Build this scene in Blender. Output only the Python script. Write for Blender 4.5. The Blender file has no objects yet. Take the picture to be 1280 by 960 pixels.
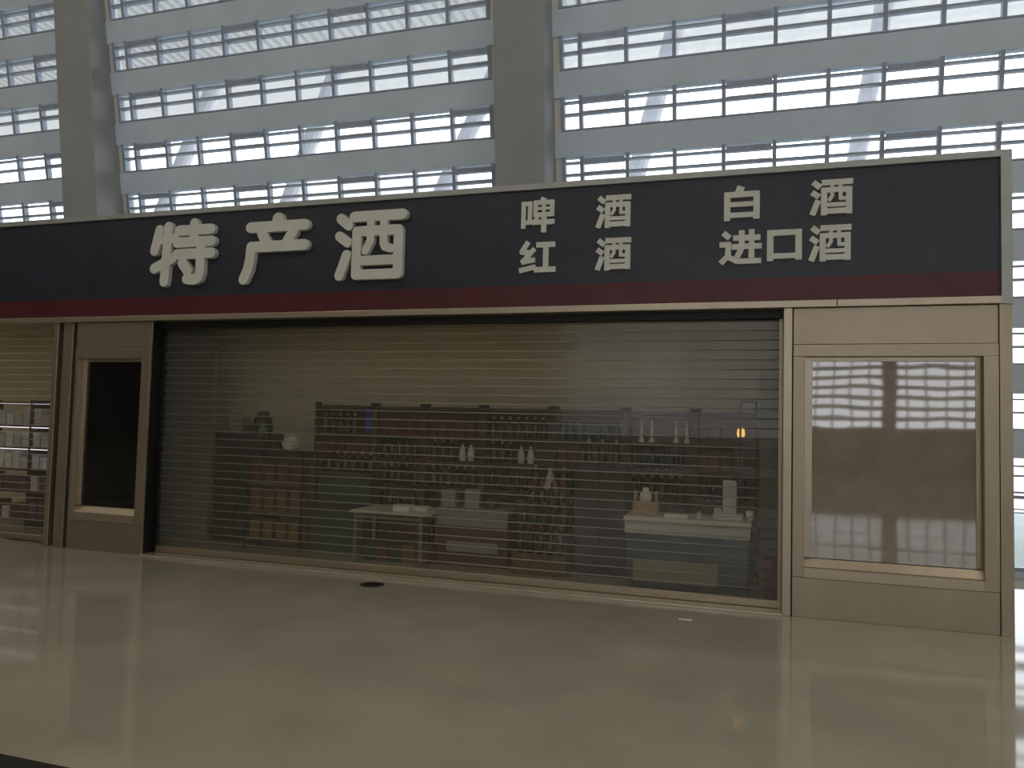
import bpy, math, random
from mathutils import Vector, Matrix
random.seed(7)
sc = bpy.context.scene
COL = sc.collection
PI = math.pi

# ------------------------------------------------------------------ camera
YAW, PITCH, ROLL = 0.3103, 0.0505, 0.0250
cam = bpy.data.cameras.new('camera'); cam_o = bpy.data.objects.new('camera', cam); COL.objects.link(cam_o)
cam.sensor_fit = 'HORIZONTAL'; cam.sensor_width = 36.0; cam.lens = 970.0 / 1280.0 * 36.0
cam.clip_start = 0.05; cam.clip_end = 500
F = Vector((-math.sin(YAW) * math.cos(PITCH), math.cos(YAW) * math.cos(PITCH), math.sin(PITCH)))
R0 = Vector((math.cos(YAW), math.sin(YAW), 0)); U0 = R0.cross(F)
Rv = math.cos(ROLL) * R0 + math.sin(ROLL) * U0
Uv = math.cos(ROLL) * U0 - math.sin(ROLL) * R0
M = Matrix.Identity(4)
for i in range(3):
    M[i][0] = Rv[i]; M[i][1] = Uv[i]; M[i][2] = -F[i]
M[0][3], M[1][3], M[2][3] = 0.0, -7.19, 1.6
cam_o.matrix_world = M
sc.camera = cam_o

# ------------------------------------------------------------------ sky and exposure
w = bpy.data.worlds.new('overcast_sky'); sc.world = w; w.use_nodes = True
nt = w.node_tree
bgn = nt.nodes['Background']
bgn.inputs[0].default_value = (0.93, 0.96, 1.0, 1); bgn.inputs[1].default_value = 3.2
sc.view_settings.view_transform = 'Standard'; sc.view_settings.look = 'None'
sc.view_settings.gamma = 1.0; sc.view_settings.use_curve_mapping = False
sc.view_settings.exposure = 0.0

LAMP_EMISSION = 38.0      # added ceiling panels that light the hall

# ------------------------------------------------------------------ materials
def mat(name, col, rough=0.6, metal=0.0, var=0.08, scale=6.0, bump=0.0, bscale=40.0, spec=0.5, ior=None, coat=0.0, emit=None, stretch=None):
    m = bpy.data.materials.new(name); m.use_nodes = True
    t = m.node_tree; b = t.nodes['Principled BSDF']
    b.inputs['Roughness'].default_value = rough; b.inputs['Metallic'].default_value = metal
    b.inputs['Specular IOR Level'].default_value = spec
    if ior: b.inputs['IOR'].default_value = ior
    if coat: b.inputs['Coat Weight'].default_value = coat; b.inputs['Coat Roughness'].default_value = 0.08
    tc = t.nodes.new('ShaderNodeTexCoord')
    src = tc.outputs['Object']
    if stretch:
        mp = t.nodes.new('ShaderNodeMapping'); mp.inputs['Scale'].default_value = stretch
        t.links.new(src, mp.inputs['Vector']); src = mp.outputs['Vector']
    n = t.nodes.new('ShaderNodeTexNoise'); n.inputs['Scale'].default_value = scale; n.inputs['Detail'].default_value = 5
    t.links.new(src, n.inputs['Vector'])
    r = t.nodes.new('ShaderNodeValToRGB')
    c0 = [max(0, c * (1 - var)) for c in col]; c1 = [min(1, c * (1 + var)) for c in col]
    r.color_ramp.elements[0].position = 0.3; r.color_ramp.elements[1].position = 0.7
    r.color_ramp.elements[0].color = (*c0, 1); r.color_ramp.elements[1].color = (*c1, 1)
    t.links.new(n.outputs['Fac'], r.inputs['Fac']); t.links.new(r.outputs['Color'], b.inputs['Base Color'])
    if bump:
        n2 = t.nodes.new('ShaderNodeTexNoise'); n2.inputs['Scale'].default_value = bscale
        t.links.new(tc.outputs['Object'], n2.inputs['Vector'])
        bp = t.nodes.new('ShaderNodeBump'); bp.inputs['Strength'].default_value = bump; bp.inputs['Distance'].default_value = 0.02
        t.links.new(n2.outputs['Fac'], bp.inputs['Height']); t.links.new(bp.outputs['Normal'], b.inputs['Normal'])
    if emit:
        b.inputs['Emission Color'].default_value = (*emit[:3], 1); b.inputs['Emission Strength'].default_value = emit[3]
    return m

def clear(name, tint, f0, rough=0.03, bump=0.0, bscale=3.0, veil=0.0, veil_col=(0.5, 0.48, 0.42)):
    """clear sheet: see-through, with a mirror-like skin that grows towards grazing angles and a thin dusty veil"""
    m = bpy.data.materials.new(name); m.use_nodes = True
    t = m.node_tree; t.nodes.remove(t.nodes['Principled BSDF']); out = t.nodes['Material Output']
    tr = t.nodes.new('ShaderNodeBsdfTransparent'); tr.inputs[0].default_value = (*tint, 1)
    gl = t.nodes.new('ShaderNodeBsdfGlossy'); gl.inputs['Roughness'].default_value = rough
    lw = t.nodes.new('ShaderNodeLayerWeight'); lw.inputs['Blend'].default_value = 0.5
    pw = t.nodes.new('ShaderNodeMath'); pw.operation = 'POWER'; pw.inputs[1].default_value = 5.0
    ma = t.nodes.new('ShaderNodeMath'); ma.operation = 'MULTIPLY_ADD'; ma.inputs[1].default_value = 1.0 - f0; ma.inputs[2].default_value = f0
    t.links.new(lw.outputs['Facing'], pw.inputs[0]); t.links.new(pw.outputs[0], ma.inputs[0])
    mx = t.nodes.new('ShaderNodeMixShader')
    t.links.new(ma.outputs[0], mx.inputs[0]); t.links.new(tr.outputs[0], mx.inputs[1]); t.links.new(gl.outputs[0], mx.inputs[2])
    last = mx
    if veil:
        df = t.nodes.new('ShaderNodeBsdfDiffuse'); df.inputs[0].default_value = (*veil_col, 1)
        m2 = t.nodes.new('ShaderNodeMixShader'); m2.inputs[0].default_value = veil
        t.links.new(mx.outputs[0], m2.inputs[1]); t.links.new(df.outputs[0], m2.inputs[2]); last = m2
    t.links.new(last.outputs[0], out.inputs['Surface'])
    if bump:
        tc = t.nodes.new('ShaderNodeTexCoord'); n = t.nodes.new('ShaderNodeTexNoise'); n.inputs['Scale'].default_value = bscale
        t.links.new(tc.outputs['Object'], n.inputs['Vector'])
        bp = t.nodes.new('ShaderNodeBump'); bp.inputs['Strength'].default_value = bump; bp.inputs['Distance'].default_value = 0.03
        t.links.new(n.outputs['Fac'], bp.inputs['Height']); t.links.new(bp.outputs['Normal'], gl.inputs['Normal'])
    return m

MT = dict(
    floor=mat('polished_stone_floor', (0.405, 0.36, 0.275), 0.06, var=0.10, scale=1.3, spec=0.5),
    inlay=mat('dark_stone', (0.02, 0.022, 0.02), 0.2, var=0.2),
    alu=mat('champagne_aluminium', (0.43, 0.355, 0.26), 0.36, 0.8, var=0.05, scale=4, stretch=(1, 1, 0.2)),
    alu_trim=mat('pale_aluminium_trim', (0.52, 0.44, 0.33), 0.34, 0.8, var=0.05),
    alu_sill=mat('bright_aluminium_sill', (0.62, 0.56, 0.46), 0.25, 0.6, var=0.05),
    black=mat('black_acrylic_board', (0.026, 0.031, 0.046), 0.35, var=0.15, scale=3),
    red=mat('dark_red_band', (0.085, 0.012, 0.018), 0.4, var=0.15, scale=3),
    letter=mat('cream_letter_acrylic', (0.68, 0.69, 0.62), 0.5, var=0.04),
    dark=mat('black_rubber', (0.012, 0.011, 0.009), 0.7),
    white_wall=mat('glare_tinted_concrete', (0.66, 0.76, 0.87), 0.7, var=0.05, scale=2),  # bluish tint stands for lens glare over the beams
    jamb=mat('window_lit_jamb', (0.78, 0.77, 0.73), 0.7, var=0.04),  # paler colour stands for window light falling on the jambs
    column=mat('painted_column', (0.36, 0.37, 0.37), 0.7, var=0.05, scale=2),
    frame=mat('glare_paled_frame', (0.36, 0.41, 0.50), 0.5, 0.1, var=0.1),  # colour lightened and blued for the glare around the panes
    hall_wall=mat('hall_wall', (0.34, 0.32, 0.29), 0.8, var=0.05, scale=1),
    hall_dark=mat('dark_stone_cladding', (0.06, 0.055, 0.05), 0.6, var=0.1, scale=1),
    ceiling=mat('hall_ceiling', (0.45, 0.44, 0.42), 0.8, var=0.04, scale=1),
    shop_wall=mat('olive_cream_wall', (0.80, 0.73, 0.52), 0.7, var=0.05, scale=3),
    shop_grey=mat('grey_partition', (0.22, 0.24, 0.22), 0.6, var=0.06, scale=3),
    pale_grey=mat('pale_grey_partition', (0.42, 0.42, 0.38), 0.6, var=0.06, scale=3),
    wood_red=mat('red_brown_wood', (0.10, 0.042, 0.028), 0.5, var=0.3, scale=9, stretch=(0.5, 1, 6)),
    wood=mat('brown_wood', (0.13, 0.08, 0.045), 0.5, var=0.25, scale=9, stretch=(0.5, 1, 6)),
    wood_dark=mat('dark_wood', (0.014, 0.011, 0.008), 0.5, var=0.25, scale=9),
    blackmetal=mat('black_metal', (0.015, 0.015, 0.015), 0.45, 0.3),
    g_green=mat('dark_green_glass', (0.012, 0.03, 0.018), 0.12, spec=0.7),
    g_brown=mat('brown_glass', (0.05, 0.02, 0.008), 0.12, spec=0.7),
    g_teal=mat('teal_glass', (0.03, 0.075, 0.085), 0.12, spec=0.7),
    porcelain=mat('white_porcelain', (0.80, 0.78, 0.74), 0.15),
    cap_red=mat('red_cap', (0.30, 0.02, 0.02), 0.35),
    cap_gold=mat('gold_cap', (0.55, 0.38, 0.12), 0.3, 0.8),
    box_red=mat('red_gift_box', (0.12, 0.018, 0.018), 0.45),
    box_gold=mat('gold_gift_box', (0.19, 0.12, 0.045), 0.45),
    box_grey=mat('grey_carton', (0.28, 0.28, 0.26), 0.6),
    box_pink=mat('pale_pink_carton', (0.62, 0.50, 0.56), 0.55),
    box_lilac=mat('pale_lilac_carton', (0.68, 0.66, 0.78), 0.5),
    box_blue=mat('blue_carton', (0.06, 0.06, 0.42), 0.5),
    box_orange=mat('orange_brown_carton', (0.18, 0.075, 0.03), 0.55),
    box_plum=mat('plum_carton', (0.12, 0.05, 0.08), 0.55),
    box_green=mat('dark_green_carton', (0.03, 0.06, 0.04), 0.55),
    white=mat('white_laminate', (0.62, 0.60, 0.53), 0.4, var=0.03),
    paper=mat('white_paper', (0.80, 0.79, 0.74), 0.7, var=0.03),
    teal_panel=mat('dark_teal_glass_panel', (0.010, 0.024, 0.025), 0.2, spec=0.5),
    beige=mat('beige_panel', (0.24, 0.21, 0.14), 0.5),
    burlap=mat('kraft_wicker', (0.42, 0.30, 0.17), 0.8, var=0.3, scale=40, bump=0.4, bscale=120),
    orange_lamp=mat('amber_glow', (0.9, 0.5, 0.1), 0.4, emit=(1, 0.55, 0.15, 1.2)),
    screen=mat('pale_monitor_back', (0.55, 0.58, 0.58), 0.4),
    canopy=mat('white_canopy_panels', (0.90, 0.88, 0.89), 0.7, var=0.04),
    canopy_rib=mat('pale_canopy_rib', (0.66, 0.65, 0.66), 0.7, var=0.03),
    strut=mat('pale_grey_strut', (0.74, 0.72, 0.78), 0.7, var=0.03),
    far_wall=mat('pale_far_facade', (0.80, 0.77, 0.79), 0.8, var=0.05, scale=0.5),
    plaza=mat('outdoor_paving', (0.60, 0.60, 0.58), 0.8, var=0.1, scale=0.4),
    pavement=mat('grey_pavement', (0.34, 0.37, 0.36), 0.8, var=0.1, scale=0.6),
    strip=mat('added_shelf_light', (0.9, 0.9, 0.95), 0.5, emit=(0.90, 0.85, 1.0, 1.4)),
    grey_alu=mat('grey_aluminium_edge', (0.42, 0.43, 0.41), 0.4, 0.4, var=0.05),
    lamp=mat('added_light_diffuser', (0.9, 0.9, 0.9), 0.5, emit=(1.0, 0.93, 0.80, LAMP_EMISSION)),
    rod=mat('shutter_rod_metal', (0.36, 0.33, 0.26), 0.45, 0.4, var=0.05),
    drain=mat('dark_iron_cover', (0.035, 0.03, 0.025), 0.6, 0.3),
    glass=clear('window_glass', (0.95, 0.97, 0.97), 0.02),
    slat=clear('clear_polycarbonate', (0.96, 0.95, 0.91), 0.025, rough=0.12, bump=0.2, bscale=2.2, veil=0.06),  # dusty veil mixed in to brighten the shop seen through the slats
    black_glass=mat('black_display_glass', (0.008, 0.008, 0.007), 0.04, var=0.1, ior=1.5),
    mirror_glass=mat('dark_mirror_glass', (0.29, 0.245, 0.19), 0.03, var=0.10, spec=0.5, ior=2.3, bump=0.08, bscale=1.1),
)

# ------------------------------------------------------------------ mesh helpers
class MB:
    def __init__(s): s.v = []; s.f = []
    def box(s, x0, x1, y0, y1, z0, z1, shear=None):
        b = len(s.v)
        for z in (z0, z1):
            for y in (y0, y1):
                for x in (x0, x1):
                    s.v.append((x, y + (shear * z if shear else 0), z))
        for f in ((0,2,3,1),(4,5,7,6),(0,1,5,4),(2,6,7,3),(0,4,6,2),(1,3,7,5)): s.f.append(tuple(b + i for i in f))
        return s
    def prism(s, poly, y0, y1):
        """polygon in XZ (counter-clockwise seen from -Y) extruded in Y"""
        b = len(s.v); n = len(poly)
        s.v += [(x, y0, z) for x, z in poly] + [(x, y1, z) for x, z in poly]
        s.f.append(tuple(b + i for i in range(n))); s.f.append(tuple(b + n + i for i in reversed(range(n))))
        for i in range(n):
            j = (i + 1) % n; s.f.append((b + j, b + i, b + n + i, b + n + j))
        return s
    def prism_x(s, poly, x0, x1):
        b = len(s.v); n = len(poly)
        s.v += [(x0, y, z) for y, z in poly] + [(x1, y, z) for y, z in poly]
        s.f.append(tuple(b + i for i in range(n))); s.f.append(tuple(b + n + i for i in reversed(range(n))))
        for i in range(n):
            j = (i + 1) % n; s.f.append((b + j, b + i, b + n + i, b + n + j))
        return s
    def lathe(s, prof, n=12, cx=0, cy=0):
        b = len(s.v)
        for r, z in prof:
            for k in range(n):
                a = 2 * PI * k / n; s.v.append((cx + r * math.cos(a), cy + r * math.sin(a), z))
        for i in range(len(prof) - 1):
            for k in range(n):
                j = (k + 1) % n; s.f.append((b + i*n + k, b + i*n + j, b + (i+1)*n + j, b + (i+1)*n + k))
        s.f.append(tuple(b + k for k in reversed(range(n)))); s.f.append(tuple(b + (len(prof)-1)*n + k for k in range(n)))
        return s
    def tube(s, p, q, r, n=8):
        p = Vector(p); q = Vector(q); d = (q - p).normalized()
        a = d.orthogonal().normalized(); c = d.cross(a); b = len(s.v)
        for e in (p, q):
            for k in range(n):
                t = 2 * PI * k / n; s.v.append(tuple(e + r * (a * math.cos(t) + c * math.sin(t))))
        for k in range(n):
            j = (k + 1) % n; s.f.append((b + k, b + j, b + n + j, b + n + k))
        s.f.append(tuple(b + k for k in reversed(range(n)))); s.f.append(tuple(b + n + k for k in range(n)))
        return s
    def mesh(s, name, m, smooth=False, bevel=0):
        me = bpy.data.meshes.new(name); me.from_pydata(s.v, [], s.f); me.validate(); me.materials.append(MT[m])
        if smooth:
            for p in me.polygons: p.use_smooth = True
        return me
    def build(s, name, m, parent=None, loc=(0,0,0), rz=0, smooth=False, bevel=0):
        return put(name, s.mesh(name, m, smooth), parent, loc, rz, bevel)

def put(name, me, parent=None, loc=(0,0,0), rz=0, bevel=0):
    o = bpy.data.objects.new(name, me); COL.objects.link(o); o.location = loc; o.rotation_euler = (0, 0, rz)
    if parent: o.parent = parent
    if bevel:
        bm = o.modifiers.new('bevel', 'BEVEL'); bm.width = bevel; bm.segments = 2; bm.limit_method = 'ANGLE'
    return o
def empty(name, loc=(0,0,0), rz=0):
    if name in ('bottle', 'gift_box', 'jar', 'plastic_bag', 'wrapped_gift', 'gift_basket', 'cash_register', 'cup', 'tape_dispenser', 'table_lamp') and loc[2] > 0.01:
        loc = (loc[0], loc[1], loc[2] + 0.001)      # goods stand on their boards, a hair clear of them
    o = bpy.data.objects.new(name, None); COL.objects.link(o); o.location = loc; o.rotation_euler = (0,0,rz); o.empty_display_size = 0.1
    return o
def tag(o, label, cat, group=None):
    o['label'] = label; o['category'] = cat
    if group: o['group'] = group
    return o
def struct(o, label=None):
    o['kind'] = 'structure'
    if label: o['label'] = label
    return o
def B(*a, **k): return MB().box(*a, **k)

# ================================================================== the hall
struct(B(-48, 26, -54, 3.1, -0.3, 0).build('floor', 'floor'), 'polished beige stone floor of the hall')
struct(B(-48, 26, -4.62, -4.376, -0.002, 0.0015).build('trim_1', 'inlay'), 'dark stone strip let into the floor')
struct(B(-48, 26, -54, 0.45, 13.0, 13.3).build('ceiling', 'ceiling'), 'grey ceiling high above the hall')
struct(B(-48.3, -48, -54, 3.0, 0, 13).build('wall_left', 'hall_wall'), 'plain wall closing the far left end of the hall')

# ---- leaning window wall behind the shop: beam fronts on y = 2.88 - 0.19 z, glass 0.12 further out
LEAN = 0.19
def yg(z): return 3.0 - LEAN * z
wb = struct(empty('wall_back', (0, 3, 0)), 'leaning wall of white beams and ribbon windows behind the shop')
def at_wall(o): o.location = Vector(o.location) - Vector((0, 3, 0)); o.parent = wb; return o
BAY = 6.79
GL = [(-16.0, -10.06), (-9.17, -3.27), (-2.38, 3.52), (4.41, 10.31)]
ROW0, PITCHZ, WINH = 1.66, 0.7135, 0.405
bottoms = [ROW0 + PITCHZ * k for k in range(13)]          # sill height of every window row
def fr(z): return 1.6 + (z - 1.6) * 0.998                 # beam front stands proud of the glass
XA, XB = -17.0, 12.0
beam_prof = []
for k, zb in enumerate(bottoms):
    z1 = fr(zb); z0 = fr(zb - (PITCHZ - WINH))
    y0, y1 = yg(z0), yg(z1)
    poly = [(y0 - 0.025, z0), (y0 + 0.07, z0), (y1 + 0.07, z1), (y1 - 0.025, z1)]
    at_wall(MB().prism_x([(y, z) for y, z in poly], XA, XB).build('beam', 'white_wall'))
ztop = bottoms[-1] + WINH
at_wall(MB().prism_x([(yg(ztop) - 0.12, ztop), (yg(ztop) + 0.14, ztop), (yg(13.0) + 0.14, 13.0), (yg(13.0) - 0.12, 13.0)], XA, XB).build('beam', 'white_wall'))
at_wall(B(-48, -17, 2.6, 2.9, 0, 13).build('end_panel', 'hall_wall'))
at_wall(B(12, 26, 2.6, 2.9, 0, 13).build('end_panel', 'white_wall'))
# columns: slightly leaning front, standing in front of the beams
for xc in (-16.365, -9.575, -2.785, 4.005, 10.795):
    hw = 0.32
    prof = [(2.12, 0), (2.95, 0), (yg(13) + 0.1, 13), (2.15 - 0.12 * 13, 13), (2.15 - 0.12 * 3.85, 3.85), (2.12, 3.35)] if xc < 2 else [(2.15, 0), (2.95, 0), (yg(13) + 0.1, 13), (2.15 - 0.12 * 13, 13)]
    at_wall(MB().prism_x(prof, xc - hw, xc + hw).build('column', 'column', bevel=0.03))
    # jamb panel behind the column, between the two glazed bays
    at_wall(MB().prism_x([(yg(0) + 0.0, 0), (yg(0) + 0.14, 0), (yg(13) + 0.14, 13), (yg(13), 13)], xc - 0.485, xc + 0.405).build('jamb_panel', 'jamb'))

def wbox(mb, x0, x1, z0, z1, d0, d1):
    """box on the leaning glass plane between depths d0..d1"""
    mb.prism_x([(yg(z0) + d0, z0), (yg(z0) + d1, z0), (yg(z1) + d1, z1), (yg(z1) + d0, z1)], x0, x1); return mb
win_mesh = {}
def unit(key, w, h, d0, d1, m):
    """shared mesh: leaning box with its foot at the origin"""
    k = (key, round(w, 3), round(h, 3))
    if k not in win_mesh:
        win_mesh[k] = MB().prism_x([(d0, 0), (d1, 0), (d1 - LEAN * h, h), (d0 - LEAN * h, h)], 0, w).mesh(key, m)
    return win_mesh[k]
PW = 0.565
nwin = 0
def place(key, parent, x, z, w, h, d0, d1, m):
    o = put(key, unit(key, w, h, d0, d1, m), parent); o.location = (x - parent.location.x, yg(z) - parent.location.y, z - parent.location.z); return o
rows = [(zb, WINH) for zb in bottoms] 
for bi, (g0, g1) in enumerate(GL):
    rr = list(rows)
    if bi == 0: cells_from = -11.9
    else: cells_from = -99
    if bi == 3: rr = []
    if bi == 2: rr = [(0.96, 0.37)] + rr
    for zb, h in rr:
        if zb > 8.6: continue
        if bi < 2 and zb < 3.7: continue
        if bi == 1 and zb > 8.3: continue
        nwin += 1
        wn = struct(empty('window_%d' % nwin, (g0, yg(zb), zb)))
        x = g0; edges = [g0, g0 + 0.25] + [g0 + 0.25 + PW * i for i in range(1, 11)]
        place('rail', wn, g0, zb, g1 - g0, 0.02, -0.02, 0.05, 'frame')
        place('rail', wn, g0, zb + h - 0.075, g1 - g0, 0.018, -0.02, 0.05, 'frame')
        place('transom', wn, g0, zb + 0.185, g1 - g0, 0.022, -0.022, 0.05, 'frame')
        for i, e in enumerate(edges):
            if e < cells_from: continue
            place('mullion', wn, e - 0.022 if 0 < i < 11 else (e if i == 0 else e - 0.044), zb, 0.044, h, -0.03, 0.055, 'frame')
            if i < 11:
                wdt = edges[i + 1] - e
                place('pane', wn, e + 0.02, zb + 0.02, wdt - 0.04, 0.165, 0.01, 0.018, 'glass')
                place('pane', wn, e + 0.02, zb + 0.207, wdt - 0.04, h - 0.215, 0.01, 0.018, 'glass')
            if i in (1, 4, 7, 10):          # top-hung vents carry a thick dark head with a rolled blind
                place('vent_head', wn, e + 0.03, zb + h - 0.100, PW - 0.06, 0.060, -0.06, 0.0, 'frame')
                place('vent_sill', wn, e + 0.03, zb + 0.175, PW - 0.06, 0.04, -0.035, 0.0, 'frame')
# ground-floor glazing of the bay that shows past the shop's right end
nwin += 1
wn = struct(empty('window_%d' % nwin, (-2.38, yg(0), 0)), 'tall clear panes at floor level behind the shop end')
place('sill', wn, -2.38, 0.0, 5.9, 0.075, -0.05, 0.10, 'white_wall')
place('rail', wn, -2.38, 0.075, 5.9, 0.045, -0.03, 0.06, 'frame')
place('rail', wn, -2.38, 0.735, 5.9, 0.012, -0.02, 0.05, 'frame')
place('rail', wn, -2.38, 0.775, 5.9, 0.012, -0.02, 0.05, 'frame')
place('rail', wn, -2.38, 0.90, 5.9, 0.035, -0.04, 0.05, 'frame')
for i in range(5):
    place('pane', wn, -2.38 + 1.18 * i + 0.02, 0.12, 1.14, 0.61, 0.01, 0.018, 'glass')
    if i in (0, 1, 2, 3): place('mullion', wn, -2.38 + 1.18 * (i + 1) - 0.02, 0.12, 0.04, 0.78, -0.02, 0.05, 'frame')

# ---- right end of the hall: unseen wall, openings added to let sidelight in
wr = struct(empty('wall_right', (24, 0, 0)), 'unseen end wall of the hall, its openings added for light from the right')
for i in range(15):
    B(-0.15, 0.15, -0.12, 0.12, 0, 13).build('mullion', 'frame', wr, (0, -53 + 4 * i, 0))
for z0, z1 in ((0, 1.0), (2.2, 5.0), (6.2, 9.0), (10.2, 13.0)):
    B(-0.1, 0.1, -53.5, 3, z0, z1).build('panel', 'hall_wall', wr)
for z in (1.0, 5.0, 9.0):
    B(-0.15, 0.15, -53.5, 3, 0, 0.3).build('rail', 'frame', wr, (0, 0, z))

# ---- opposite side of the hall, seen only mirrored in the dark display glass
wf = struct(empty('wall_front', (0, -51, 0)), 'opposite window wall of the hall')
for k in range(16):
    z0 = 1.95 + 0.716 * k
    B(-14, 26, -0.2, 0.2, -0.31, 0).build('beam', 'hall_wall', wf, (0, 0, z0))
B(-14, 26, -0.2, 0.2, 0, 1.65).build('dado', 'hall_dark', wf)
B(-48, -14, -0.2, 0.2, 0, 13).build('blank_panel', 'hall_dark', wf)
for k in range(7):
    B(-0.42, 0.42, 0.1, 1.0, 0, 13).build('column', 'hall_wall', wf, (-10.6 + 6.3 * k, 0, 0))
mm = B(-0.05, 0.05, -0.1, 0.1, 0, 12).mesh('mullion', 'frame')
for k in range(34): put('mullion', mm, wf, (-13.5 + 1.15 * k, 0, 1.6))
for k in range(16): B(-14, 26, -0.05, 0.05, -0.02, 0.02).build('transom', 'frame', wf, (0, 0, 1.95 + 0.2 + 0.716 * k))
struct(B(-14, 26, -24.4, -24.0, 0, 1.55).build('wall_partition', 'hall_dark'), 'added low dark partition across the hall behind the viewer')  # put in to give the dark band mirrored in the display glass

# ---- added ceiling panels, out of frame, put in to light the shop front and floor
for i, (x, y) in enumerate([(x, y) for x in (-26, -18, -10, -2, 6, 13) for y in (-7, -17, -27)]):
    t = tag(empty('added_ceiling_light', (x, y, 12.95)), 'added long warm light panel high over the concourse', 'ceiling light', 'added light panels over the concourse')
    B(-1.0, 1.0, -0.25, 0.25, 0.0, 0.05).build('housing', 'white', t)
    B(-0.95, 0.95, -0.2, 0.2, -0.03, 0.0).build('diffuser', 'lamp', t)

# ================================================================== outside
struct(B(-120, 90, 12.5, 140, -0.4, -0.1).build('ground_plaza', 'plaza'), 'pale paved forecourt outside the window wall')
struct(B(-120, 90, 3.1, 12.5, -0.4, -0.1).build('ground_pavement', 'pavement'), 'grey pavement under the canopy outside')
cn = struct(empty('roof_canopy', (0, 0, 0)), 'ribbed white canopy roof outside the upper windows')
CX0, CX1, CY0, CY1, CYF = -62, 26.0, 2.6, 12.0, 9.3
cz = lambda y: 10.15 + 0.09 * (CY1 - y)
MB().prism_x([(CY0, cz(CY0)), (CY1, cz(CY1)), (CY1, cz(CY1) + 0.2), (CY0, cz(CY0) + 0.2)], CX0, CX1).build('deck', 'canopy', cn)
MB().prism_x([(CYF, cz(CYF) - 0.10), (CY1 + 0.1, cz(CY1) - 0.10), (CY1 + 0.1, cz(CY1) + 0.25), (CY1, cz(CY1) + 0.25), (CY1, cz(CY1)), (CYF, cz(CYF))], CX0, CX1).build('eave_panel', 'canopy', cn)
rm = MB()
rv = [(-0.025, CY0, cz(CY0) - 0.05), (0.025, CY0, cz(CY0) - 0.05), (0.025, CYF, cz(CYF) - 0.05), (-0.025, CYF, cz(CYF) - 0.05),
      (-0.025, CY0, cz(CY0)), (0.025, CY0, cz(CY0)), (0.025, CYF, cz(CYF)), (-0.025, CYF, cz(CYF))]
rm.v = rv; rm.f = [(0,3,2,1),(4,5,6,7),(0,1,5,4),(1,2,6,5),(2,3,7,6),(3,0,4,7)]
ribme = rm.mesh('rib', 'canopy_rib')
for k in range(130): put('rib', ribme, cn, (4.0 - 0.25 * k, 0, 0))
# inclined struts of the canopy
def strut(p, q, r, label):
    o = MB().tube(p, q, r, 12).build('canopy_strut', 'strut', None, (0, 0, 0), smooth=False); tag(o, label, 'strut', None); return o
STRUTS = [((-4.3, 9.0, -0.1), (-1.70, 9.0, 10.3), 0.20, 'pale slanting strut outside, just right of the middle column'),
          ((0.60, 9.0, -0.1), (2.30, 9.0, 10.3), 0.18, 'pale slanting strut outside, rightmost, above the right end of the sign'),
          ((-10.2, 9.0, -0.1), (-5.4, 9.0, 10.3), 0.20, 'pale slanting strut outside, just left of the middle column'),
          ((-13.75, 9.0, -0.1), (-9.75, 9.0, 10.3), 0.20, 'pale slanting strut outside, above the second big sign character'),
          ((-18.0, 9.0, -0.1), (-13.3, 9.0, 10.3), 0.20, 'pale slanting strut outside, leftmost, above the first big sign character')]
for a in STRUTS: strut(*a)
fb = tag(empty('station_building', (-19, 30, 0)), 'pale hazy finned building with sloping roof seen through the left bay', 'building')
MB().prism([(-6, -0.1), (3.9, -0.1), (3.9, 14.6), (1.4, 17.9), (-1.5, 17.9), (-6, 15.5)], 0, 8).build('wall', 'far_wall', fb)
fm = B(-0.2, 0.2, -0.35, 0, 0, 14).mesh('fin', 'far_wall')
for k in range(12): put('fin', fm, fb, (-5.6 + 0.8 * k, 0, -0.1))

# ================================================================== the shop shell (front on y = 0)
struct(B(-14.0, 1.93, 2.02, 2.10, 0, 2.85).build('wall_shop_rear', 'shop_wall'), 'olive cream rear wall inside the shop')
struct(B(1.86, 1.925, 0.10, 2.10, 0, 3.9).build('wall_shop_end', 'alu'), 'metal clad end wall of the shop')
struct(B(-14.0, 1.86, 0.12, 2.02, 2.76, 2.85).build('ceiling_shop', 'shop_wall'), 'cream ceiling inside the shop')
struct(B(-8.02, -7.95, 0.25, 2.02, 0, 2.76).build('wall_shop_divider', 'shop_grey'), 'dividing wall between the two shops')
struct(B(0.22, 0.30, 0.25, 2.02, 0, 2.76).build('wall_shop_right', 'pale_grey'), 'pale grey inner wall at the right of the shop')
struct(B(-14.1, -14.0, 0.0, 2.1, 0, 3.9).build('wall_shop_left', 'alu'), 'far left end wall of the shop row')

# ---- sign fascia
sg = tag(empty('shop_sign', (0, 0, 2.67)), 'long black shop sign with red lower band and cream raised Chinese characters', 'sign')
def S(mb, name, m, bevel=0): return mb.build(name, m, sg, (0, 0, -2.67), bevel=bevel)
S(B(-14.0, 1.86, 0.0, 0.10, 2.735, 3.88), 'backing_board', 'black')
S(B(-14.0, 1.86, -0.004, 0.0, 2.735, 2.945), 'red_band', 'red')['label'] = 'dark red band along the foot of the sign'
S(B(-14.0, 1.94, -0.03, 0.12, 3.885, 3.94), 'top_frame', 'grey_alu')
S(B(1.86, 1.94, -0.03, 0.12, 2.67, 3.885), 'end_frame', 'grey_alu')
S(B(-14.0, 0.62, -0.035, 0.12, 2.672, 2.733), 'trim_strip', 'alu_trim', 0.004)
S(B(0.624, 1.86, -0.035, 0.12, 2.672, 2.733), 'trim_strip', 'alu_trim', 0.004)

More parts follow.
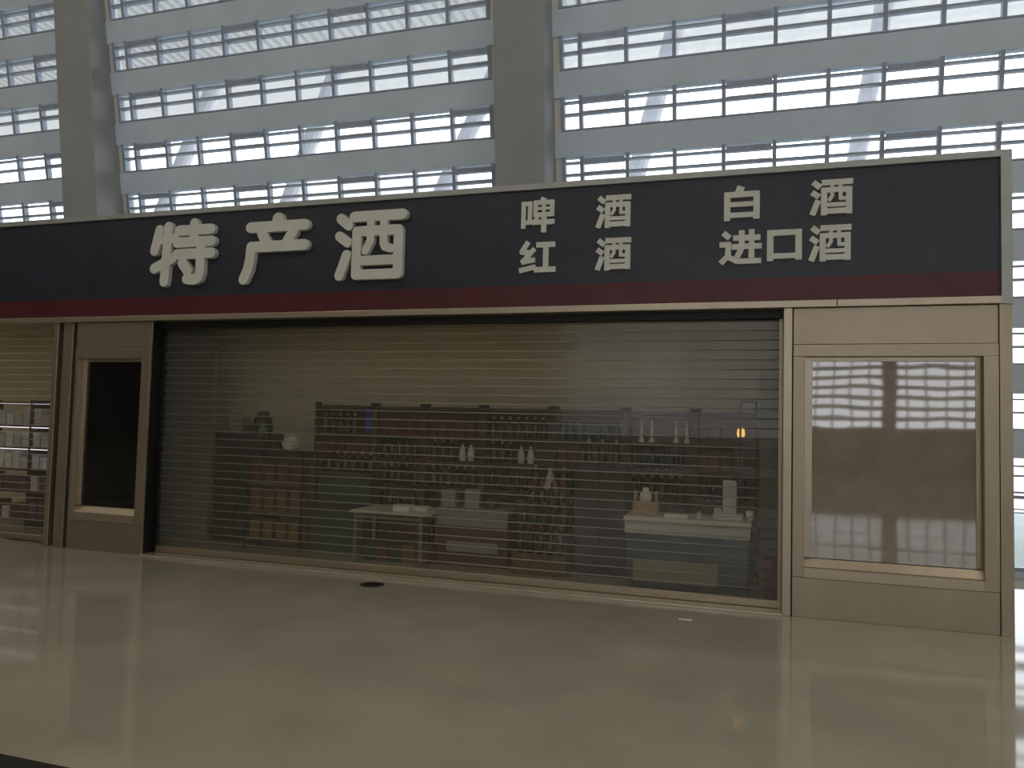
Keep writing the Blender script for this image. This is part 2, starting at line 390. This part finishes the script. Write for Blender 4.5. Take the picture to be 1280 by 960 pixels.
# ---- raised characters: stroke skeletons in a unit square
def stroke_polys(pts, wd, rnd, ax, az):
    """outline polygons (metres) of a stroke given in metres"""
    out = []
    P = [Vector((p[0] * ax, p[1] * az)) for p in pts]; hw = wd / 2
    n = len(P)
    if rnd:
        for a, b in zip(P, P[1:]):
            d = (b - a).normalized(); ang = math.atan2(d.y, d.x)
            poly = []
            for k in range(9): t = ang + PI / 2 + PI * k / 8; poly.append((a.x + hw * math.cos(t), a.y + hw * math.sin(t)))
            for k in range(9): t = ang - PI / 2 + PI * k / 8; poly.append((b.x + hw * math.cos(t), b.y + hw * math.sin(t)))
            out.append(poly)
    else:
        for i, (a, b) in enumerate(zip(P, P[1:])):
            d = (b - a).normalized(); nn = Vector((-d.y, d.x))
            a2 = a - d * (hw * 0.55 if i > 0 else 0); b2 = b + d * (hw * 0.55 if i < n - 2 else 0)
            out.append([tuple(a2 + nn * hw), tuple(a2 - nn * hw), tuple(b2 - nn * hw), tuple(b2 + nn * hw)])
    return out
def character(name, label, strokes, x0, x1, z0, z1, wd, depth, rnd):
    mb = MB(); ax, az = x1 - x0, z1 - z0; k = 0
    for s in strokes:
        pts = s[0]; f = s[1] if len(s) > 1 else 1.0
        for poly in stroke_polys(pts, wd * f, rnd, ax, az):
            mb.prism(poly, -depth - 0.0004 * k, 0.0); k += 1
    o = mb.build(name, 'letter', sg, (x0, 0, z0 - 2.67)); o['label'] = label
    return o
TE = [([(.13,.88),(.06,.56)],), ([(.12,.72),(.38,.74)],.9), ([(.27,.92),(.235,.07)],), ([(.07,.28),(.36,.43)],),
      ([(.44,.85),(.93,.85)],), ([(.675,.95),(.675,.68)],), ([(.42,.665),(.95,.665)],), ([(.42,.485),(.95,.485)],),
      ([(.79,.62),(.79,.20),(.765,.11),(.70,.085),(.59,.10)],), ([(.51,.35),(.60,.22)],)]
CHAN = [([(.545,.93),(.555,.85)],1.25), ([(.14,.83),(.93,.83)],), ([(.31,.74),(.38,.60)],), ([(.77,.75),(.68,.60)],),
        ([(.16,.54),(.93,.54)],), ([(.16,.53),(.15,.36),(.125,.22),(.065,.07)],)]
JIU_R = [([(.08,.90),(.19,.80)],1.05), ([(.065,.645),(.18,.55)],1.0), ([(.175,.37),(.075,.07)],1.0), ([(.27,.915),(.95,.915)],1.05),
         ([(.315,.70),(.315,.08)],), ([(.90,.70),(.90,.08)],), ([(.315,.70),(.90,.70)],), ([(.315,.075),(.90,.075)],),
         ([(.51,.88),(.51,.56),(.445,.42)],.85), ([(.695,.88),(.695,.52),(.72,.46),(.80,.435)],.85), ([(.36,.275),(.87,.275)],.95)]
JIU = [([(.08,.96),(.25,.80)],1.0), ([(.05,.67),(.22,.53)],1.0), ([(.20,.44),(.06,.02)],1.0), ([(.28,.93),(1,.93)],1.0),
       ([(.335,.78),(.335,.0)],), ([(.91,.78),(.91,.02)],), ([(.28,.715),(.97,.715)],.95), ([(.335,.115),(.91,.115)],.95),
       ([(.525,.90),(.525,.55),(.44,.40)],.62), ([(.715,.90),(.715,.46),(.86,.46)],.62), ([(.335,.29),(.91,.29)],.72)]
PI_ = [([(.075,.90),(.075,.14)],.85), ([(.27,.90),(.27,.26)],.85), ([(.03,.845),(.32,.845)],.85), ([(.075,.31),(.30,.31)],.85),
       ([(.68,1.0),(.63,.88)],1.0), ([(.435,.92),(.435,.46)],.85), ([(.92,.92),(.92,.46)],.85), ([(.68,.90),(.68,.46)],.7),
       ([(.39,.86),(.97,.86)],.85), ([(.39,.69),(.97,.69)],.55), ([(.39,.515),(.97,.515)],.85), ([(.53,.5),(.40,.30)],.75), ([(.34,.30),(1,.30)],.95), ([(.69,.46),(.69,.0)],1.0)]
HONG = [([(.25,.99),(.07,.66),(.30,.63)],1.0), ([(.43,.76),(.10,.34),(.44,.40)],1.0), ([(.01,.06),(.46,.17)],1.0),
        ([(.47,.87),(.98,.87)],1.05), ([(.73,.86),(.73,.1)],1.05), ([(.42,.075),(1,.075)],1.05)]
BAI = [([(.48,1.0),(.40,.80)],1.25), ([(.085,.84),(.085,0)],1.05), ([(.915,.84),(.915,.03)],1.05), ([(0.02,.765),(.98,.765)],1.0), ([(.085,.475),(.915,.475)],.85), ([(.085,.16),(.915,.16)],.9)]
JIN = [([(.10,.93),(.25,.77)],1.05), ([(.01,.585),(.28,.585)],1.0), ([(.215,.62),(.215,.27)],1.0), ([(.23,.28),(.04,.05)],1.0), ([(.20,.24),(.42,.095),(.99,.095)],.95),
       ([(.33,.765),(.97,.765)],1.0), ([(.30,.515),(1,.515)],1.0), ([(.765,1.0),(.765,.18)],1.0), ([(.535,.98),(.535,.48),(.42,.19)],1.0)]
KOU = [([(.09,1.0),(.09,0)],1.05), ([(.91,1.0),(.91,.02)],1.05), ([(.0,.915),(1,.915)],1.0), ([(.09,.16),(.91,.16)],.9)]
ZT = 3.80
character('character', 'large rounded cream character reading te', TE, -6.69, -5.81, 3.06, 3.80, .118, .055, True)
character('character', 'large rounded cream character reading chan', CHAN, -5.47, -4.60, 3.05, 3.80, .118, .055, True)
character('character', 'large rounded cream character reading jiu, wine', JIU_R, -4.29, -3.47, 3.05, 3.78, .105, .055, True)
SM = [('pi', PI_, -2.25, -1.91, 3.455, 3.80, .052), ('jiu', JIU, -1.504, -1.171, 3.465, 3.775, .050), ('hong', HONG, -2.26, -1.89, 3.07, 3.375, .050),
      ('jiu', JIU, -1.503, -1.164, 3.06, 3.365, .050), ('bai', BAI, -.326, -.021, 3.47, 3.78, .052), ('jiu', JIU, .397, .747, 3.475, 3.785, .050),
      ('jin', JIN, -.367, .0, 3.07, 3.385, .050), ('kou', KOU, .046, .334, 3.09, 3.365, .052), ('jiu', JIU, .39, .735, 3.07, 3.385, .050)]
for nm, st, a, b, c, d, wd in SM: character('character', 'small flat cream character reading ' + nm, st, a, b, c, d, wd, .022, False)

# ---- posts between the bays
tn = 2
def post(x0, x1, y0, y1, label, m='alu'):
    global tn
    o = struct(B(x0, x1, y0, y1, 0, 2.672).build('trim_%d' % tn, m, bevel=0.004), label); tn += 1; return o
post(0.190, 0.262, 0.0, 0.24, 'square metal post right of the big shutter', 'alu_trim')
post(-7.995, -7.845, 0.02, 0.25, 'wide metal post left of the narrow display unit')
post(-8.125, -8.055, 0.0, 0.24, 'slim metal post at the edge of the left shutter')
struct(B(-8.055, -7.995, 0.14, 0.25, 0, 2.672).build('trim_%d' % tn, 'dark'), 'dark joint between the posts'); tn += 1
struct(B(-7.845, -7.775, 0.14, 0.25, 0, 2.672).build('trim_%d' % tn, 'dark'), 'dark joint beside the left display unit'); tn += 1
struct(B(-6.672, 0.19, -0.03, 0.16, 0, 0.018).build('trim_%d' % tn, 'alu_sill', bevel=0.004), 'metal threshold strip under the big shutter'); tn += 1

# ---- display units with dark glass
def display(x0, x1, gx0, gx1, label, rec, gm):
    y_f = 0.0
    t = tag(empty('display_case', ((x0 + x1) / 2, y_f, 0)), label, 'display case'); cx = (x0 + x1) / 2
    def D(a, b, c, d, e, f, name, m, bv=0.003): return B(a - cx, b - cx, c, d, e, f).build(name, m, t, bevel=bv)
    oz0, oz1 = 0.40, 2.245
    D(x0, x1, 0.012, 0.25, 2.352, 2.668, 'header_panel', 'alu')
    D(x0, x1, 0.0, 0.25, oz1, 2.348, 'top_rail', 'alu')
    D(x0, gx0 - 0.065, 0.006, 0.25, 0.342, oz1, 'stile', 'alu')
    D(gx1 + 0.045, x1, 0.0, 0.25, 0.342, oz1, 'stile', 'alu')
    D(x0, x1, 0.008, 0.25, 0.0, 0.338, 'base_panel', 'alu')
    # sloping sill
    sl = MB().prism_x([(-0.006, 0.342), (0.25, 0.342), (0.25, 0.505), (rec, 0.498), (0.03, 0.43), (-0.006, 0.425)], gx0 - 0.065 - cx, gx1 + 0.045 - cx)
    sl.build('sill', 'alu_trim', t)
    D(gx0 - 0.065, gx0, rec - 0.02, 0.25, 0.505, oz1, 'glazing_bead', 'alu_trim')
    D(gx1, gx1 + 0.045, rec - 0.0, 0.25, 0.505, oz1, 'glazing_bead', 'alu')
    D(gx0, gx1, rec - 0.01, 0.25, 2.205, oz1, 'glazing_bead', 'alu_trim')
    D(gx0, gx1, rec + 0.005, rec + 0.015, 0.505, 2.205, 'pane', gm, 0)
    D(gx0, gx1, rec + 0.016, 0.25, 0.505, 2.205, 'backing', 'dark', 0)
    D(x1 - 0.006, x1 + 0.004, 0.03, 0.25, 0.0, 2.66, 'side_panel', 'blackmetal', 0)
    return t
display(0.272, 1.845, 0.432, 1.69, 'wide display unit at the right end, its dark glass mirroring striped windows', 0.07, 'mirror_glass')
display(-7.775, -6.672, -7.66, -6.84, 'narrow display unit with black glass left of the big shutter', 0.09, 'black_glass')
struct(B(1.848, 1.94, -0.01, 0.12, 0, 2.67).build('trim_%d' % tn, 'alu'), 'metal corner post at the right end of the shop front'); tn += 1

# ---- clear roller shutters
def shutter(x0, x1, label):
    t = tag(empty('roller_shutter', ((x0 + x1) / 2, 0.2, 0)), label, 'roller shutter')
    L = (x1 - x0) / 2
    sm = B(-L, L, -0.002, 0.002, 0.006, 0.083).mesh('slat', 'slat')
    rm = MB().tube((-L, 0, 0), (L, 0, 0), 0.005, 8).mesh('rod', 'rod', smooth=True)
    z = 0.085
    while z < 2.64:
        o = put('slat', sm, t, (0, 0, z)); o.rotation_euler.x = random.gauss(0, 0.012)
        put('rod', rm, t, (0, 0, z))
        z += 0.0895
    B(-L, L, -0.02, 0.02, 0.018, 0.085).build('bottom_bar', 'alu', t, bevel=0.004)
    B(-L, -L + 0.03, -0.03, 0.03, 0, 2.67).build('guide_rail', 'blackmetal', t)
    B(L - 0.03, L + 0.0, -0.03, 0.03, 0, 2.67).build('guide_rail', 'alu', t)
    return t
shutter(-6.66, 0.188, 'wide clear roller shutter with thin metal rods closing the wine shop')
shutter(-13.0, -8.13, 'clear roller shutter of the neighbouring shop at the left edge')
struct(B(-6.70, 0.19, 0.10, 0.36, 2.60, 2.672).build('trim_%d' % tn, 'blackmetal'), 'dark shutter slot under the sign'); tn += 1

# ================================================================== goods: bottle and box kinds
def lathe_mesh(name, prof, m, n=12): return MB().lathe(prof, n).mesh(name, m, smooth=True)
KB = {}
def bottle_kind(key, body, capprof, m, cm):
    KB[key] = (lathe_mesh('body', body, m), lathe_mesh('cap', capprof, cm))
wine = [(.036,0),(.038,.01),(.038,.19),(.030,.215),(.015,.245),(.014,.285)]
winecap = [(.016,.265),(.016,.305),(.012,.31)]
bottle_kind('green wine', wine, winecap, 'g_green', 'cap_red')
bottle_kind('brown liquor', [(.042,0),(.045,.01),(.045,.15),(.036,.175),(.016,.195),(.015,.235)], [(.019,.22),(.019,.255),(.014,.262)], 'g_brown', 'cap_gold')
bottle_kind('teal beer', [(.032,0),(.033,.01),(.033,.13),(.022,.165),(.013,.20),(.013,.22)], [(.016,.215),(.016,.23),(.012,.232)], 'g_teal', 'cap_gold')
bottle_kind('white porcelain', [(.034,0),(.040,.02),(.044,.10),(.030,.16),(.015,.18),(.018,.215)], [(.02,.205),(.02,.235),(.012,.24)], 'porcelain', 'cap_red')
bottle_kind('tall white porcelain', [(.035,0),(.036,.01),(.036,.03),(.018,.06),(.016,.20),(.016,.22)], [(.02,.215),(.02,.25),(.012,.255)], 'porcelain', 'porcelain')
def bottle(key, loc, label, group):
    t = tag(empty('bottle', loc, random.uniform(0, 6)), label, 'bottle', group)
    put('body', KB[key][0], t); put('cap', KB[key][1], t); return t
boxcache = {}
def gift_box(w, d, h, m, loc, label, group=None, rz=0, lid='cap_gold'):
    k = (w, d, h, m)
    if k not in boxcache:
        boxcache[k] = (B(-w/2, w/2, -d/2, d/2, 0, h * .78).mesh('carton', m), B(-w/2 - .003, w/2 + .003, -d/2 - .003, d/2 + .003, h * .78, h).mesh('lid', m))
    t = tag(empty('gift_box', loc, rz), label, 'box', group)
    put('carton', boxcache[k][0], t); put('lid', boxcache[k][1], t)
    return t
ORD = ['first', 'second', 'third', 'fourth', 'fifth', 'sixth', 'seventh', 'eighth', 'ninth', 'tenth']

# ---- wall racks along the rear wall
EDG = [-5.48, -4.62, -3.94, -3.17, -2.30, -1.46, -0.68, -0.03]
YF, YB = 1.60, 1.95
shelfz = [0.10, 0.46, 0.80, 1.12, 1.42]
KINDS = [['brown liquor', 'box_plum', 'green wine', 'box_red', 'brown liquor'], ['box_orange', 'green wine', 'brown liquor', 'green wine', 'box_red'],
         ['green wine', 'box_red', 'brown liquor', 'white porcelain', 'box_red'], ['brown liquor', 'box_gold', 'green wine', 'white porcelain', 'brown liquor'],
         ['box_plum', 'brown liquor', 'green wine', 'box_orange', 'teal beer'], ['green wine', 'box_red', 'brown liquor', 'green wine', 'tall white porcelain'],
         ['brown liquor', 'box_plum', 'green wine', 'box_orange', 'box_red']]
LEVEL = ['bottom', 'second lowest', 'middle', 'second highest', 'top']
for u in range(7):
    a, b = EDG[u], EDG[u + 1]; cx = (a + b) / 2; hw = (b - a) / 2
    rk = tag(empty('wall_rack', (cx, YF, 0)), 'red-brown wall rack of bottles behind the shutter, %s from the left' % ORD[u], 'rack', 'wall racks along the rear of the shop')
    d = YB - YF
    for s in (-1, 1): B(s * hw - (0.03 if s > 0 else 0), s * hw + (0.03 if s < 0 else 0), 0, d, 0, 1.76).build('side_panel', 'wood_red', rk)
    B(-hw + .03, hw - .03, d - .02, d, 0, 1.74).build('back_panel', 'wood_red', rk)
    for z in shelfz: B(-hw + .03, hw - .03, 0, d - .02, z - .03, z).build('shelf', 'wood_red', rk)
    B(-hw, hw, 0, d, 1.74, 1.775).build('top_board', 'wood_red', rk)
    B(-hw - .06 if u else -hw, -hw + .06, 0.0, .05, 1.775, 1.81).build('bracket', 'blackmetal', rk)
    for lv, z in enumerate(shelfz):
        kd = KINDS[u][lv]; x = a + .09; e = b - (.24 if (u, lv) in ((0, 4), (6, 4)) else 0)
        if kd.startswith('box'):
            wv = .10; nb = -1
            while x < e - .08:
                hh = random.choice((.20, .23, .25)); nb += 1
                gift_box(wv, .10, hh, kd, (x, YF + .14, z), '%s %s gift box from the left on %s shelf of %s wall rack' % (ORD[nb], kd[4:].replace('plum', 'plum coloured').replace('orange', 'orange-brown').replace('gold', 'golden'), LEVEL[lv], ORD[u]), 'gift boxes on the wall racks')
                x += wv + random.uniform(.012, .03)
        else:
            step = .105 if kd not in ('tall white porcelain', 'white porcelain') else .17
            if kd == 'tall white porcelain':
                xs = [-1.29, -1.17, -0.90, -0.78]
            elif kd == 'white porcelain':
                xs = [-3.47, -3.36] if u == 2 else [-2.72, -2.60]
                for nb in range(3): bottle('brown liquor', (a + .10 + .11 * nb, YF + .12, z), '%s brown liquor bottle beside the white ones on %s shelf of %s wall rack' % (ORD[nb], LEVEL[lv], ORD[u]), 'bottles on the wall racks')
            else:
                xs = []
                while x < e - .07: xs.append(x); x += step
            for nb, q in enumerate(xs):
                bottle(kd, (q, YF + .12, z), '%s %s bottle from the left on %s shelf of %s wall rack' % (ORD[nb], kd, LEVEL[lv], ORD[u]), 'bottles on the wall racks')
            if kd == 'teal beer':
                for nb, q in enumerate(xs): bottle(kd, (q, YF + .24, z), '%s %s bottle from the left, back row, %s shelf of %s wall rack' % (ORD[nb], kd, LEVEL[lv], ORD[u]), 'bottles on the wall racks')

# ---- black tube stand by the right wall
fr_ = tag(empty('tube_stand', (-0.12, 1.45, 0)), 'black square tube frame standing at the right end of the racks', 'frame')
for x in (-.09, .07):
    B(x, x + .022, -.011, .011, 0, 1.90).build('upright', 'blackmetal', fr_)
for z in (1.88, 1.45, .95, .4): B(-.068, .07, -.011, .011, z, z + .02).build('crossbar', 'blackmetal', fr_)
# pale grey pier and grey partition
struct(B(-0.01, 0.215, 1.72, 2.0, 0, 2.2).build('wall_pier_right', 'pale_grey'), 'pale grey pier beside the right wall of the shop')
struct(B(-7.93, -6.80, 1.25, 1.33, 0, 2.76).build('wall_partition_left', 'shop_grey'), 'dark grey partition at the left of the shop')

# ---- left wooden rack with gift boxes
t = tag(empty('open_rack', (-5.62, 0.95, 0)), 'wooden rack in a black frame at the left of the shop', 'rack')
for x in (-.40, .38):
    for y in (0, .32): B(x, x + .025, y, y + .025, 0, 1.17).build('post', 'blackmetal', t)
B(-.40, .405, 0, .345, 1.17, 1.195).build('top_board', 'blackmetal', t)
for z in (.12, .46, .80): B(-.38, .385, 0.0, .345, z - .025, z).build('shelf', 'wood', t)
B(-.10, .38, .30, .32, .12, 1.17).build('back_panel', 'wood', t)
for lv, (z, m_, c_) in enumerate([(.12, 'box_gold', 'golden'), (.46, 'box_orange', 'orange-brown'), (.80, 'box_red', 'red')]):
    for k in range(4): gift_box(.13, .16, (.22, .26, .25)[lv], m_, (-5.91 + .185 * k, 1.10, z), '%s %s gift box from the left on the %s shelf of the black framed rack' % (ORD[k], c_, ('bottom', 'middle', 'upper')[lv]), 'gift boxes on the black framed rack')
jar = tag(empty('jar', (-5.92, 1.12, 1.195)), 'tall dark glazed jar standing on the black framed rack', 'jar')
MB().lathe([(.09,0),(.115,.05),(.125,.25),(.11,.38),(.07,.43)], 20).build('body', 'g_green', jar, smooth=True)
MB().lathe([(.075,.425),(.075,.455),(.04,.48)], 20).build('lid', 'g_green', jar, smooth=True)
bag = tag(empty('plastic_bag', (-5.50, 1.12, 1.195)), 'crumpled white plastic bag on the black framed rack', 'bag')
mb = MB(); prof = [(.06,0),(.10,.03),(.11,.09),(.07,.14),(.03,.17),(.05,.21)]
mb.lathe(prof, 14)
mb.v = [(x * random.uniform(.75, 1.25), y * random.uniform(.75, 1.25), z) for x, y, z in mb.v]
mb.build('sack', 'paper', bag)

# ---- dark shelf unit at far left and green display block
t = tag(empty('low_cabinet', (-6.40, 1.30, 0)), 'low dark cabinet against the left partition', 'cabinet')
B(-.36, .36, 0, .45, 0.06, 1.38).build('body', 'wood_dark', t); B(-.34, .34, .02, .43, 0, .06).build('plinth', 'blackmetal', t)
for z in (.10, .74):
    for s in (0, 1):
        dr = B(-.34 + .345 * s, -.01 + .345 * s, -.018, 0, z, z + .6).build('door', 'wood_dark', t)
        B(-.03 + .06 * s, -.01 + .06 * s, -.03, -.018, z + .25, z + .38).build('handle', 'blackmetal', dr)
gift_box(.2, .2, .2, 'box_grey', (-6.50, 1.45, 1.38), 'grey carton on top of the low dark cabinet')
gift_box(.14, .2, .14, 'box_plum', (-6.25, 1.45, 1.38), 'small plum carton on top of the low dark cabinet')
t = tag(empty('display_plinth', (-4.83, 1.10, 0)), 'dark green stepped plinth beside the black framed rack', 'plinth')
B(-.36, .36, 0, .42, 0, .55).build('lower_step', 'box_green', t); B(-.36, .36, .16, .42, .55, .92).build('upper_step', 'box_green', t)
B(-.375, .375, -.015, .43, .55, .57).build('step_board', 'wood_dark', t); B(-.375, .375, .15, .43, .92, .945).build('top_board', 'wood', t)
for k in range(6): bottle('brown liquor', (-5.12 + .115 * k, 1.38, .945), ORD[k] + ' brown liquor bottle from the left on the green plinth', 'bottles on the green plinth')
gift_box(.12, .12, .33, 'box_blue', (-4.74, 1.74, 1.42), 'blue carton on the top shelf of the first wall rack', None)

# ---- white low table
t = tag(empty('low_table', (-3.92, 0.62, 0)), 'low white table with thin legs behind the shutter', 'table')
B(-.46, .46, 0, .55, .555, .585).build('tabletop', 'white', t, bevel=.004)
for x in (-.42, .38):
    for y in (.03, .48): B(x, x + .03, y, y + .03, 0, .555).build('leg', 'beige', t)
B(-.39, .38, .035, .055, .50, .53).build('apron', 'beige', t)
for k, (x, y, h) in enumerate([(-3.80, .80, .07), (-3.66, .95, .045)]):
    tag(B(-.1, .1, -.07, .07, 0, h).build('paper_stack', 'paper', None, (x, y, .586), .1 * k), ('taller', 'lower')[k] + ' stack of white leaflets on the low white table', 'paper')
for k in range(5): gift_box(.15, .2, .2, ('box_green', 'box_plum', 'box_green', 'box_gold', 'box_plum')[k], (-4.25 + .165 * k, .95, 0), ('leftmost', 'second', 'middle', 'fourth', 'rightmost')[k] + ' dark carton on the floor under the low white table', 'cartons under the white table')

# ---- cloth-fronted display table with cartons
t = tag(empty('display_table', (-3.03, 0.95, 0)), 'low display table with pale grey front in the middle of the shop', 'table')
B(-.45, .42, 0, .45, .60, .63).build('tabletop', 'box_grey', t); B(-.43, .40, .01, .03, .44, .60).build('front_panel', 'box_grey', t)
B(-.43, .40, .03, .43, .0, .44).build('body', 'box_plum', t); B(-.30, .30, -.01, .01, .16, .27).build('drawer', 'box_grey', t)
gift_box(.17, .15, .19, 'box_grey', (-3.38, 1.15, .63), 'left grey carton on the display table')
gift_box(.17, .15, .21, 'box_grey', (-3.10, 1.15, .63), 'middle grey carton on the display table', rz=.15)
gift_box(.10, .15, .12, 'box_green', (-2.88, 1.18, .63), 'small dark green carton on the display table')

# ---- stepped bottle stand
t = tag(empty('stepped_stand', (-2.22, 0.80, 0)), 'stepped brown wooden stand of bottles', 'stand')
for k in range(4): B(-.30 + .03 * k, .30 - .03 * k, .11 * k, .50, .22 * k, .22 * (k + 1)).build('step', 'wood', t)
for k in range(4):
    n = 5 - (k > 1)
    for i in (range(n) if k < 3 else (0, 3)):
        bottle('green wine' if k != 3 else 'brown liquor', (-2.22 + (i - (n - 1) / 2) * .11, .80 + .11 * k + .055, .22 * (k + 1)), '%s %s bottle from the left on the %s step of the stand' % (ORD[i] if k < 3 else ('first', '', '', 'second')[i], 'green wine' if k != 3 else 'brown liquor', ('lowest', 'second', 'third', 'top')[k]), 'bottles on the stepped stand')
cone = tag(empty('wrapped_gift', (-2.22, 1.22, .88)), 'pinkish cone-shaped wrapped gift on the top step of the stand', 'gift')
MB().lathe([(.085,0),(.08,.04),(.02,.2),(.03,.23)], 12).build('wrapping', 'box_pink', cone, smooth=True)
MB().lathe([(.024,.19),(.024,.205)], 10).build('ribbon', 'cap_gold', cone, smooth=True)

# ---- dark cabinet
t = tag(empty('dark_cabinet', (-1.61, 1.0, 0)), 'tall black cabinet between the stepped stand and the counter', 'cabinet')
B(-.27, .27, 0, .42, .05, 1.16).build('body', 'wood_dark', t); B(-.29, .29, -.02, .43, 1.16, 1.19).build('top_board', 'blackmetal', t); B(-.25, .25, .02, .4, 0, .05).build('plinth', 'blackmetal', t)
for s in (0, 1):
    dr = B(-.26 + .265 * s, -.005 + .265 * s, -.018, 0, .08, 1.13).build('door', 'wood_dark', t); B(-.03 + .045 * s, -.015 + .045 * s, -.03, -.018, .5, .7).build('handle', 'blackmetal', dr)
for k in range(3): bottle('brown liquor', (-1.78 + .15 * k, 1.16, 1.19), ORD[k] + ' brown liquor bottle from the left on the tall black cabinet', 'bottles on the black cabinet')

# ---- white-topped counter
t = tag(empty('shop_counter', (-0.68, 0.52, 0)), 'sales counter with thick white top and dark glass front', 'counter')
B(-.60, .61, 0, .42, .66, .715).build('worktop', 'white', t, bevel=.006)
B(-.59, .60, .02, .42, .55, .66).build('drawer_band', 'screen', t)
B(-.57, .585, .03, .42, .10, .55).build('body', 'teal_panel', t)
B(-.50, .30, .015, .03, .09, .29).build('kick_panel', 'beige', t)
B(-.55, .57, .05, .40, 0, .10).build('plinth', 'blackmetal', t)
g = tag(empty('gift_basket', (-1.09, 0.72, .715)), 'wicker bottle basket with round jar on the left of the counter', 'basket')
B(-.12, .12, -.08, .08, 0, .13).build('crate', 'burlap', g)
for x in (-.12, .09): B(x, x + .03, -.015, .015, .13, .24).build('post', 'burlap', g)
MB().lathe([(.05,.13),(.065,.17),(.055,.22),(.03,.245),(.03,.27)], 14).build('jar', 'paper', g, smooth=True)
g = tag(empty('cash_register', (-0.27, 0.70, .715)), 'pale cash register with upright customer display on the counter', 'cash register')
B(-.16, .12, -.10, .10, 0, .06).build('base', 'screen', g, bevel=.008); B(-.07, .06, -.02, .02, .06, .38).build('display', 'screen', g, bevel=.008)
MB().prism_x([(-.09, .06), (.0, .06), (.0, .11), (-.05, .09)], -.15, -.08).build('keypad', 'screen', g)
c = tag(empty('cup', (-0.09, 0.74, .715)), 'small white cup at the right end of the counter', 'cup')
MB().lathe([(.03,0),(.034,.01),(.042,.09),(.038,.09),(.03,.012)], 14).build('body', 'porcelain', c, smooth=True)
tag(B(-.11, .11, -.07, .07, 0, .03).build('ledger', 'paper', None, (-.78, .66, .716), .05), 'flat white ledger lying on the middle of the counter', 'book')
st = tag(empty('tape_dispenser', (-.56, .64, .715)), 'small tape dispenser on the middle of the counter', 'tape dispenser')
MB().prism_x([(-.05, 0), (.05, 0), (.05, .03), (.0, .035), (-.03, .06), (-.05, .02)], -.02, .02).build('body', 'screen', st)
MB().tube((-.012, .02, .05), (.012, .02, .05), .025, 12).build('roll', 'beige', st)
gift_box(.14, .14, .42, 'box_red', (.10, .50, 0), 'tall dark red carton on the floor at the right wall')
lp = tag(empty('table_lamp', (-.20, 1.72, 1.42)), 'small glowing amber lamp on the top shelf of the last wall rack', 'lamp')
MB().lathe([(.04,0),(.04,.01),(.012,.02),(.012,.10)], 12).build('base', 'blackmetal', lp, smooth=True)
MB().lathe([(.035,.09),(.045,.13),(.035,.18),(.015,.20)], 12).build('shade', 'orange_lamp', lp, smooth=True)

# ---- neighbouring shop on the left: rack of pale boxes
t = tag(empty('pale_rack', (-9.6, 1.0, 0)), 'rack of pale boxes in the neighbouring shop at the left edge', 'rack')
for x in (-.95, .0, .93): B(x, x + .02, 0, .35, 0, 1.75).build('side_panel', 'wood_red', t)
for z in (.12, .50, .80, 1.10, 1.40, 1.73): B(-.95, .95, 0, .35, z - .02, z).build('shelf', 'wood_red', t)
for z in (1.08, 1.38, 1.71): B(-.93, .93, .015, .03, z - .012, z).build('added_light_strip', 'strip', t)  # guessed glowing strips, added to brighten the shelves of pale boxes
cs = ['box_lilac', 'box_pink', 'white', 'box_lilac', 'paper', 'box_lilac', 'paper']
nm = {'box_lilac': 'lilac', 'box_pink': 'pink', 'box_grey': 'grey', 'white': 'cream', 'paper': 'white', 'box_plum': 'plum', 'box_red': 'red'}
for lv, z in enumerate((.12, .50, .80, 1.10, 1.40)):
    for k in range(12):
        m_ = random.choice(cs if lv > 1 else ['box_red', 'box_plum', 'box_pink'])
        gift_box(.12, .16, random.choice((.16, .2, .24)), m_, (-10.46 + .152 * k + (.04 if k > 5 else 0), 1.12, z), '%s carton, %s from the right on %s shelf of the neighbouring shop rack' % (nm[m_], (ORD + ['eleventh', 'twelfth'])[11 - k], LEVEL[lv]), 'cartons in the neighbouring shop')

# ---- bits on the floor
t = tag(empty('floor_cover', (-3.575, -0.33, 0)), 'round dark floor cover set in the floor before the shutter', 'floor cover')
MB().lathe([(.115,0),(.115,.006),(.10,.008)], 28).build('ring', 'drain', t); MB().lathe([(.075,.0075),(.075,.011),(.06,.012)], 20).build('cap', 'blackmetal', t)
tag(B(-.055, .055, -.012, .012, 0, .006).build('white_fleck', 'paper', None, (-.58, -.49, 0), .1), 'tiny white fleck on the floor before the right of the shutter', 'scrap')  # small flat white piece on the floor
